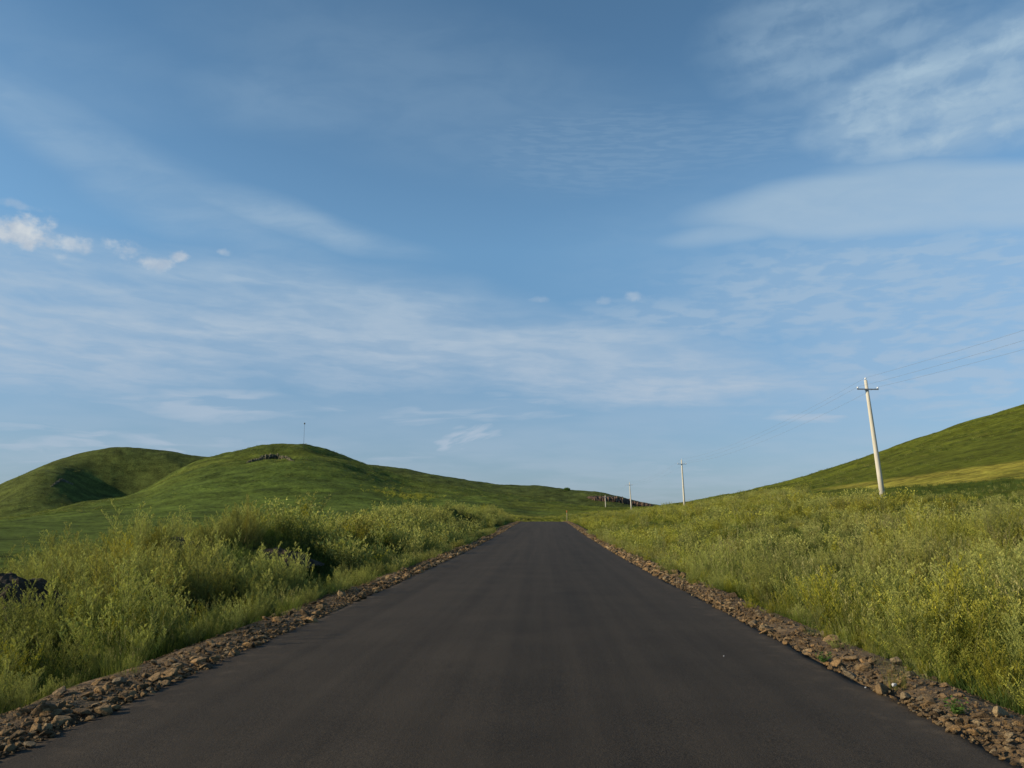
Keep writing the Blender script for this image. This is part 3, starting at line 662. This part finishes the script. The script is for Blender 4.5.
# low grass between everything
x1, y1 = jitter(4.8, 16, 2, 40, .28); x2, y2 = jitter(-15, -4.7, 2, 40, .30); x3, y3 = jitter(16, 46, 8, 75, .75); x4, y4 = jitter(-40, -14, 14, 75, .8); x5, y5 = jitter(30, 95, 55, 150, 1.6)
gx = np.concatenate([x1, x2, x3, x4, x5]); gy = np.concatenate([y1, y2, y3, y4, y5]); vv, dd = in_view(gx, gy); vv &= ~beyond_field(gx, gy, -.5); gx, gy = gx[vv], gy[vv]; n = len(gx)
inheap = np.hypot(gx-HEAPS[0][0], gy-HEAPS[0][1]) < 1.0; gx, gy = gx[~inheap], gy[~inheap]; n = len(gx)
s = RNG.uniform(.25, .5, n)*np.where(gx < -13, .55, 1.); gi_ = RNG.integers(0, 3, n)
scatter('meadow_grass', UND, np.stack([gx, gy, ground_z(gx, gy)-.02], -1), np.stack([np.zeros(n), np.zeros(n), RNG.uniform(0, 6.28, n)], -1), np.stack([s*1.3, s*1.3, s], -1), gi_, 'short green grass covering the banks between the weeds', 'grass')
# tussocks on the slopes
def tussocks(a0, a1, r0, r1, n, s0, s1, label, mats):
    a = RNG.uniform(R(a0), R(a1), n); r = np.sqrt(RNG.uniform(r0*r0, r1*r1, n)); x = CAM[0]+r*np.sin(a); y = r*np.cos(a)
    k = (~beyond_field(x, y, 0) | (r > np.interp(a, ua, ur)+2)) & (fbm(x*.05, y*.05, 3, .6, 1)+RNG.normal(0, .12, n) > -.05) & ((np.abs(x) > 9) | (y > 215)); x, y = x[k], y[k]; n = len(x)
    s = RNG.lognormal(math.log((s0*s1)**.5), .35, n); scatter('tussocks', mats, np.stack([x, y, ground_z(x, y)-.03], -1), np.stack([x*0, x*0, x*7], -1), np.stack([s*1.5, s*1.5, s*.7], -1), RNG.integers(0, len(mats), n), label, 'grass')
tussocks(-38, 6, 290, 760, 30000, .5, 1.1, 'grass tussocks dotted over the left hills and meadow', UND+FAR['grass'][:1])
tussocks(6, 34, 95, 350, 7000, .3, .7, 'grass tussocks dotted over the right hill above the yellow field', UND[:2]+FAR['grass'][:2])
# crest grass beyond the end of the road
gx = RNG.uniform(-14, 16, 900); gy = RNG.uniform(158, 205, 900); s = RNG.uniform(.6, 1.1, 900)
scatter('crest_grass', FAR['grass']+FAR['flow'], np.stack([gx, gy, ground_z(gx, gy)], -1), np.stack([gx*0, gx*0, gx*9], -1), np.stack([s, s, s*.8], -1), RNG.integers(0, 5, 900), 'pale yellowish grass beyond the crest of the road', 'grass')
# yellow blooming patch on the slope behind the left bank
cx, cy, cr_ = on_ground(405, 497, 60)
n = 130; gx = cx+RNG.normal(0, 5.0, n)*1.3; gy = cy+RNG.normal(0, 10, n); s = RNG.uniform(1.0, 1.9, n)
scatter('yellow_flowers', FAR['flow'], np.stack([gx, gy, ground_z(gx, gy)], -1), np.stack([gx*0, gx*0, gx*9], -1), np.stack([s, s, s], -1), RNG.integers(0, 2, n), 'patch of yellow flowering herbs on the green slope left of the crest', 'flowers')

# ------------------------------------------------------------------ stones
def stone_mesh(seed, flat=.55):
    import bmesh
    rs = np.random.default_rng(seed); bm = bmesh.new()
    P = rs.normal(size=(16, 3)); P /= np.linalg.norm(P, axis=1)[:, None]; P *= rs.uniform(.75, 1.1, (16, 1)); P *= np.array([.5, rs.uniform(.3, .45), .5*flat*rs.uniform(.6, 1.1)])
    for v in P: bm.verts.new(v)
    r = bmesh.ops.convex_hull(bm, input=bm.verts); bmesh.ops.delete(bm, geom=[v for v in bm.verts if not v.link_faces], context='VERTS')
    bmesh.ops.bevel(bm, geom=list(bm.edges), offset=.02, segments=1, affect='EDGES')
    me = bpy.data.meshes.new('stone'); bm.to_mesh(me); bm.free(); me.materials.append(SM); return me
SM, q, p, out = mat_new('rubble_stone')
oi = q.n.new('ShaderNodeObjectInfo'); cr = q.n.new('ShaderNodeValToRGB'); e = cr.color_ramp.elements
e[0].color = (.080, .052, .026, 1); e[1].color = (.37, .26, .13, 1); e[1].position = 1
for ps, cc in ((.25, (.165, .105, .048)), (.5, (.24, .16, .078)), (.7, (.30, .18, .075)), (.85, (.16, .125, .080))): x = e.new(ps); x.color = (*cc, 1)
q.put(cr.inputs[0], oi.outputs['Random']); tc = q.n.new('ShaderNodeTexCoord').outputs['Object']
n_ = q.noise(tc, 7., 5, .65); kk = q.ramp(n_, .25, .75, .6, 1.3); q.put(p.inputs['Base Color'], q.mix(1., cr.outputs[0], q.xyz(kk, kk, kk), 'MULTIPLY'))
p.inputs['Roughness'].default_value = .95; bump(q, p, n_, .06, .8)
STONES = [stone_mesh(s_, .45+.05*(s_ % 5)) for s_ in range(10)]
sx, sy, ss = [], [], []
for y0, y1, dn in ((1.5, 9, 240), (9, 20, 160), (20, 45, 75), (45, 90, 32), (90, 150, 14)):
    for sd in (-1, 1):
        n = int((y1-y0)*.75*dn); off = RNG.beta(1.05, 2.0, n)*.80-.07
        sx.append(sd*(3.46+off)); sy.append(RNG.uniform(y0, y1, n)); ss.append(RNG.lognormal(math.log(.047 if y0 < 20 else .08), .58, n))
sx = np.concatenate(sx); sy = np.concatenate(sy); ss = np.clip(np.concatenate(ss), .02, .26)
hz = road_z(sy)+np.interp(np.abs(sx), [3.42, 3.5, 3.62, 3.85, 4.15, 4.45, 4.7], [.0, .01, .02, .045, .03, -.08, -.30])+ss*RNG.uniform(-.05, .18, len(sx))
# a few strays on the asphalt's edge
big = np.argsort(-(ss/np.hypot(sx-.3, sy))); u_, v_, dpt = project(np.stack([sx, sy, hz], -1))
inside = (u_ > -10) & (u_ < 1034) & (v_ < 775); big = [i for i in big if inside[i]][:220]
rot = np.stack([RNG.normal(0, .28, len(sx)), RNG.normal(0, .28, len(sx)), RNG.uniform(0, 6.28, len(sx))], -1); si = RNG.integers(0, 10, len(sx))
sel = np.zeros(len(sx), bool); sel[big] = True
for i in big:
    sd = 'left' if sx[i] < 0 else 'right'; o = link('stone', STONES[si[i]], None, (sx[i], sy[i], hz[i])); o.rotation_euler = rot[i]; o.scale = (ss[i]*1.15,)*3
    szn = 'largest flat' if ss[i] > .16 else ('fist sized' if ss[i] > .10 else 'small')
    tag(o, '%s brown broken stone in the rubble strip along the %s asphalt edge' % (szn, sd), 'stone', '%s stones along the %s road edge' % (szn, sd))
m_ = ~sel
scatter('gravel', STONES, np.stack([sx, sy, hz], -1)[m_], rot[m_], np.repeat(ss[m_][:, None], 3, 1), si[m_], 'brown crushed rock lining both edges of the road', 'gravel')
n = 16000; gx = RNG.choice([-1, 1], n)*(3.40+RNG.beta(1.3, 2, n)*1.1); gy = 1.5+RNG.random(n)**1.6*38; s = RNG.uniform(.008, .03, n)
gz = road_z(gy)+np.interp(np.abs(gx), [3.42, 3.5, 3.62, 3.85, 4.15, 4.45, 4.7], [.0, .01, .02, .045, .03, -.08, -.30])
scatter('fine_gravel', STONES[:5], np.stack([gx, gy, gz], -1), np.stack([gx*7, gy*5, gx*11], -1), np.repeat(s[:, None], 3, 1), RNG.integers(0, 5, n), 'fine brown grit between the broken stones', 'gravel')
# white scrap on the right rubble, small pale bits on the road
wm, q, p, out = mat_new('white_stone'); tc = q.n.new('ShaderNodeTexCoord').outputs['Object']; kk = q.ramp(q.noise(tc, 5.), .3, .7, .38, .50); q.put(p.inputs['Base Color'], q.xyz(kk, kk, kk)); p.inputs['Roughness'].default_value = .8
ws = STONES[2].copy(); ws.materials.clear(); ws.materials.append(wm)
for px_, py_, s_, lb in ((895, 694, .075, 'small white pebble on the right rubble'), (866, 692, .03, 'tiny pale chip on the asphalt near the right rubble'), (724, 660, .028, 'tiny pale chip lying on the right half of the asphalt'), (444, 554, .16, 'pale stone at the left road edge far ahead')):
    a_, t_ = azel(px_, py_); d_ = 1.6/-t_; x = CAM[0]+d_*math.sin(a_); y = d_*math.cos(a_)
    o = link('pebble', ws, None, (x, y, float(road_z(y))+(.03 if abs(x) < 3.4 else .07))); o.scale = (s_,)*3; tag(o, lb, 'stone')

# ------------------------------------------------------------------ soil heaps
hm, q, p, out = mat_new('dark_soil'); tc = q.n.new('ShaderNodeTexCoord').outputs['Object']
n_ = q.noise(tc, 5., 6, .65); q.put(p.inputs['Base Color'], q.mix(q.ramp(n_, .35, .68), (.022, .017, .010), (.070, .050, .030))); p.inputs['Roughness'].default_value = 1.; bump(q, p, n_, .12, 1.)
for hx, hy, hr, hh, lb in HEAPS:
    V = []; F = []; n1_, n2_ = 48, 18
    for j in range(n2_):
        t = j/(n2_-1)
        for i in range(n1_):
            an = 2*math.pi*i/n1_; rr = hr*(1+.18*math.sin(an*2+hx)+.10*math.sin(an*5+hy))*t; x = rr*math.cos(an); y = rr*1.3*math.sin(an)
            z = hh*(1-t*t)**1.2+.22*hh*float(fbm(np.array((x+hx)*3), np.array((y+hy)*3), 4, .6, 2))-.1*t
            V.append((x, y, z))
    F = [(j*n1_+i, j*n1_+(i+1) % n1_, (j+1)*n1_+(i+1) % n1_, (j+1)*n1_+i) for j in range(n2_-1) for i in range(n1_)]
    o = link('soil_heap', mesh('soil_heap', V, F, hm, False), None, (hx, hy, float(ground_z(hx, hy))-.02)); tag(o, lb, 'soil heap')

# ------------------------------------------------------------------ rock outcrops on the hills
om, q, p, out = mat_new('outcrop_rock'); pos = q.n.new('ShaderNodeNewGeometry').outputs['Position']
n_ = q.noise(pos, .35, 7, .7); n2_ = q.noise(pos, 1.4, 4, .7); q.put(p.inputs['Base Color'], q.mix(q.ramp(n_, .42, .62), (.060, .065, .030), (.16, .14, .085))); p.inputs['Roughness'].default_value = 1.; bump(q, p, n2_, 1.2, 1.)
om2, q, p, out = mat_new('red_rock'); pos = q.n.new('ShaderNodeNewGeometry').outputs['Position']
n_ = q.noise(q.vm('MULTIPLY', pos, (1., 1., 1.8)), .22, 7, .7); n2_ = q.noise(pos, .9, 4, .7); q.put(p.inputs['Base Color'], q.mix(q.ramp(n_, .38, .62), (.085, .070, .040), (.25, .15, .10))); p.inputs['Roughness'].default_value = 1.; bump(q, p, n2_, 1.8, 1.)
def outcrop(pxs, rmin, hgt, dep_, label, m, seed, name='rock_outcrop', sub=44, gap=.0):
    """jagged rib of rock following the slope through the given headings"""
    pts_ = [on_ground(a, b, rmin) for a, b in pxs]
    V, F = [], []; ns = sub*(len(pts_)-1)+1; nc = 9; rs = np.random.default_rng(seed)
    P = np.array([[p_[0], p_[1]] for p_ in pts_]); t = np.linspace(0, len(P)-1, ns); cx_ = np.interp(t, range(len(P)), P[:, 0]); cy_ = np.interp(t, range(len(P)), P[:, 1])
    for i in range(ns):
        env = math.sin(math.pi*i/(ns-1))**.5; h_ = hgt*env*(.75+.4*abs(float(fbm(np.array(i*.31), np.array(seed*1.), 4, .7, 1))*1.6)); w_ = dep_*env*(.7+.6*rs.random())
        d = np.array([cx_[i]-CAM[0], cy_[i]]); d /= np.linalg.norm(d)
        for j in range(nc):
            u = j/(nc-1)*2-1; x = cx_[i]+d[0]*u*w_; y = cy_[i]+d[1]*u*w_
            V.append((x+rs.normal(0, .07*hgt), y+rs.normal(0, .07*hgt), float(ground_z(x, y))-.5+h_*max(0, 1-abs(u)**3)+rs.normal(0, .07*hgt)*(abs(u) < .95)))
    F = [(i*nc+j, (i+1)*nc+j, (i+1)*nc+j+1, i*nc+j+1) for i in range(ns-1) for j in range(nc-1)]
    c0 = Vector(V[len(V)//2]); V = [Vector(v)-c0 for v in V]
    o = link(name, mesh(name, V, F, m, False), None, c0); tag(o, label, 'rock outcrop'); return o
outcrop([(244, 464), (262, 459.5), (278, 458), (295, 462)], 250, 2.3, 7.0, 'dark stony outcrop just below the summit of the right-hand left hill', om, 3)
outcrop([(50, 487), (62, 480), (76, 486)], 520, 1.2, 6.0, 'grey stony outcrop on the shoulder of the leftmost hill', om, 5)
outcrop([(586, 497.5), (600, 499), (615, 501.), (630, 503), (646, 505.5), (656, 507)], 430, 3.6, 15., 'reddish brown rocky cliff along the far ridge behind the poles', om2, 8)

# ------------------------------------------------------------------ utility poles
pm, q, p, out = mat_new('pole_concrete'); tc = q.n.new('ShaderNodeTexCoord').outputs['Object']
n_ = q.noise(q.vm('MULTIPLY', tc, (4., 4., .6)), 2., 5, .6); q.put(p.inputs['Base Color'], q.mix(n_, (.42, .39, .32), (.62, .59, .50))); p.inputs['Roughness'].default_value = .85
im, q, p, out = mat_new('galvanised_steel'); p.inputs['Base Color'].default_value = (.20, .23, .27, 1); p.inputs['Metallic'].default_value = .4; p.inputs['Roughness'].default_value = .55
cm, q, p, out = mat_new('white_porcelain'); p.inputs['Base Color'].default_value = (.75, .77, .80, 1); p.inputs['Roughness'].default_value = .2
wrm, q, p, out = mat_new('aluminium_wire'); p.inputs['Base Color'].default_value = (.30, .32, .35, 1); p.inputs['Metallic'].default_value = .5; p.inputs['Roughness'].default_value = .5
def ray(px, py, Y):
    x, y, z = direction(px, py); return Vector((CAM[0]+x/y*Y, Y, CAM[2]+z/y*Y))
XL = 24.0; tips = []
POLES = [(883, 495, 865.5, 380, 'nearest pale concrete utility pole, leaning left on the right slope'), (684.5, 503.5, 681.5, 460, 'second utility pole, standing where the right hill meets the sky'),
         (631.5, 508, 629.5, 482.5, 'third utility pole, in front of the reddish far cliff'), (605.7, 510, 605.2, 495.5, 'farthest short looking utility pole left of the others')]
for i, (bx, by, tx, ty, lb) in enumerate(POLES):
    a_, _ = azel(bx, by); Y0 = (XL-CAM[0])/math.tan(a_); B = ray(bx, by, Y0); B.z = min(B.z, float(ground_z(B.x, B.y)))-.3 if i < 1 else float(ground_z(B.x, B.y))-.3
    T = ray(tx, ty, Y0)
    e = empty('utility_pole', B); ax_ = T-B
    V, F = [], []; tube(V, F, [ax_*t for t in (0, .25, .5, .75, 1)], [.19, .17, .15, .13, .105], 16); link('pole_shaft', mesh('pole_shaft', V, F, pm, True), e)
    n_ = ax_.normalized(); c_ = ax_-n_*.70; tl = Vector((1, 0, -.02 if i == 0 else 0)).normalized()
    V, F = [], []; box(V, F, c_+Vector((0, -.16, 0)), (1.5, .08, .08), Euler((0, .02 if i == 0 else 0, 0)).to_matrix()); link('crossarm', mesh('crossarm', V, F, im), e)
    V, F = [], []; tube(V, F, [c_+n_*(-.04), c_+n_*(.04)], .155, 16, False); V2, F2 = V, F; link('clamp_band', mesh('clamp_band', V2, F2, im, True), e)
    pos_ = [c_+Vector((-.70, -.16, .015)), c_+Vector((.70, -.16, -.015)), ax_]
    tp = []
    for j, ip_ in enumerate(pos_):
        V, F = [], []; tube(V, F, [ip_+Vector((0, 0, z_)) for z_ in (0, .10)], .014, 8); pn = link('insulator_pin', mesh('insulator_pin', V, F, im), e)
        V, F = [], []; tube(V, F, [ip_+Vector((0, 0, z_)) for z_ in (.06, .075, .11, .125, .15, .16, .18)], [.035, .07, .075, .045, .055, .045, .02], 14); link('insulator', mesh('insulator', V, F, cm, True), e)
        tp.append(B+ip_+Vector((0, 0, .165)))
    tips.append(tp); tag(e, lb, 'utility pole', 'utility poles beside the road'); print('pole', B[:], T[:], (T-B).length)
dY = tips[0][0].y-80
tips.insert(0, [Vector((t.x+.3, dY, t.z-1.4)) for t in tips[0]])
for j, nm in enumerate(('left', 'right', 'top')):
    P = []
    for a, b in zip(tips[:-1], tips[1:]):
        for k in range(24):
            t = k/24; v = a[j].lerp(b[j], t); v = Vector(v); v.z -= 4*1.0*t*(1-t); P.append(v)
    P.append(tips[-1][j]); V, F = [], []; tube(V, F, P, .0055, 5)
    o = link('power_line', mesh('power_line', V, F, wrm, True)); tag(o, 'thin overhead wire strung along the poles on their %s insulators' % nm, 'wire', 'overhead wires between the poles')

# ------------------------------------------------------------------ mast on the summit
mx_, my_, mr_ = on_ground(303.5, 449, 250); B = Vector((mx_, my_, float(ground_z(mx_, my_)))); T = ray(303.8, 423.5, my_)
mm, q, p, out = mat_new('dark_steel'); p.inputs['Base Color'].default_value = (.10, .11, .12, 1); p.inputs['Roughness'].default_value = .6
e = empty('mast', B); H_ = T.z-B.z
V, F = [], []; tube(V, F, [(0, 0, -.3), (0, 0, H_)], [.085, .055], 10); link('mast_pole', mesh('mast_pole', V, F, mm, True), e)
V, F = [], []; tube(V, F, [(0, 0, H_-.45), (0, 0, H_-.3), (0, 0, H_+.25), (0, 0, H_+.45)], [.15, .36, .36, .12], 14); link('mast_head', mesh('mast_head', V, F, mm, True), e)
tag(e, 'thin tall mast with a small dark head on the hill summit', 'mast'); print('mast', B[:], H_)
# ------------------------------------------------------------------ marker post by the crest
om_, q, p, out = mat_new('orange_paint'); p.inputs['Base Color'].default_value = (.50, .12, .035, 1); p.inputs['Roughness'].default_value = .6
wm_, q, p, out = mat_new('weathered_wood'); tc = q.n.new('ShaderNodeTexCoord').outputs['Object']; q.put(p.inputs['Base Color'], q.mix(q.noise(tc, 6.), (.28, .24, .15), (.38, .34, .22))); p.inputs['Roughness'].default_value = .9
a_, _ = azel(561.0, 520); Yp = 128.; B = ray(560.8, 521, Yp); B.x = max(B.x, 3.75); B.z = float(road_z(Yp))-.05; T = ray(560, 510.5, Yp)
e = empty('marker_post', B); H_ = max(1.2, T.z-B.z)
V, F = [], []; tube(V, F, [(0, 0, -.3), (0, 0, H_-.35)], .045, 12); link('post', mesh('post', V, F, wm_, True), e)
V, F = [], []; tube(V, F, [(0, 0, H_-.35), (0, 0, H_)], .06, 12); link('post_top', mesh('post_top', V, F, om_, True), e)
tag(e, 'short marker post with an orange top at the right end of the road', 'marker post')
# ------------------------------------------------------------------ far shrub on the ridge
bx_, by_, br_ = on_ground(567, 490.5, 600)
V, F_, T_ = [], [], []
for k_ in range(900):
    v = Vector((random.gauss(0, 1), random.gauss(0, 1), random.gauss(0, 1))).normalized()*random.random()**.4
    leaf(V, F_, T_, Vector((v.x*3.2, v.y*2.4, 1.3+v.z*1.5)), Vector((random.gauss(0, 1), random.gauss(0, 1), random.gauss(.2, 1))), .6, .4, .2)
e = empty('shrub', (bx_, by_, float(ground_z(bx_, by_)))); link('foliage', mesh('shrub_foliage', V, F_, GN, False, {'tint': T_}), e)
V, F = [], []; tube(V, F, [(0, 0, -.2), (.1, 0, .8), (.0, .1, 1.6)], [.16, .11, .04], 8); link('trunk', mesh('shrub_trunk', V, F, wm_, True), e)
tag(e, 'small round dark shrub on the crest of the far ridge', 'shrub')
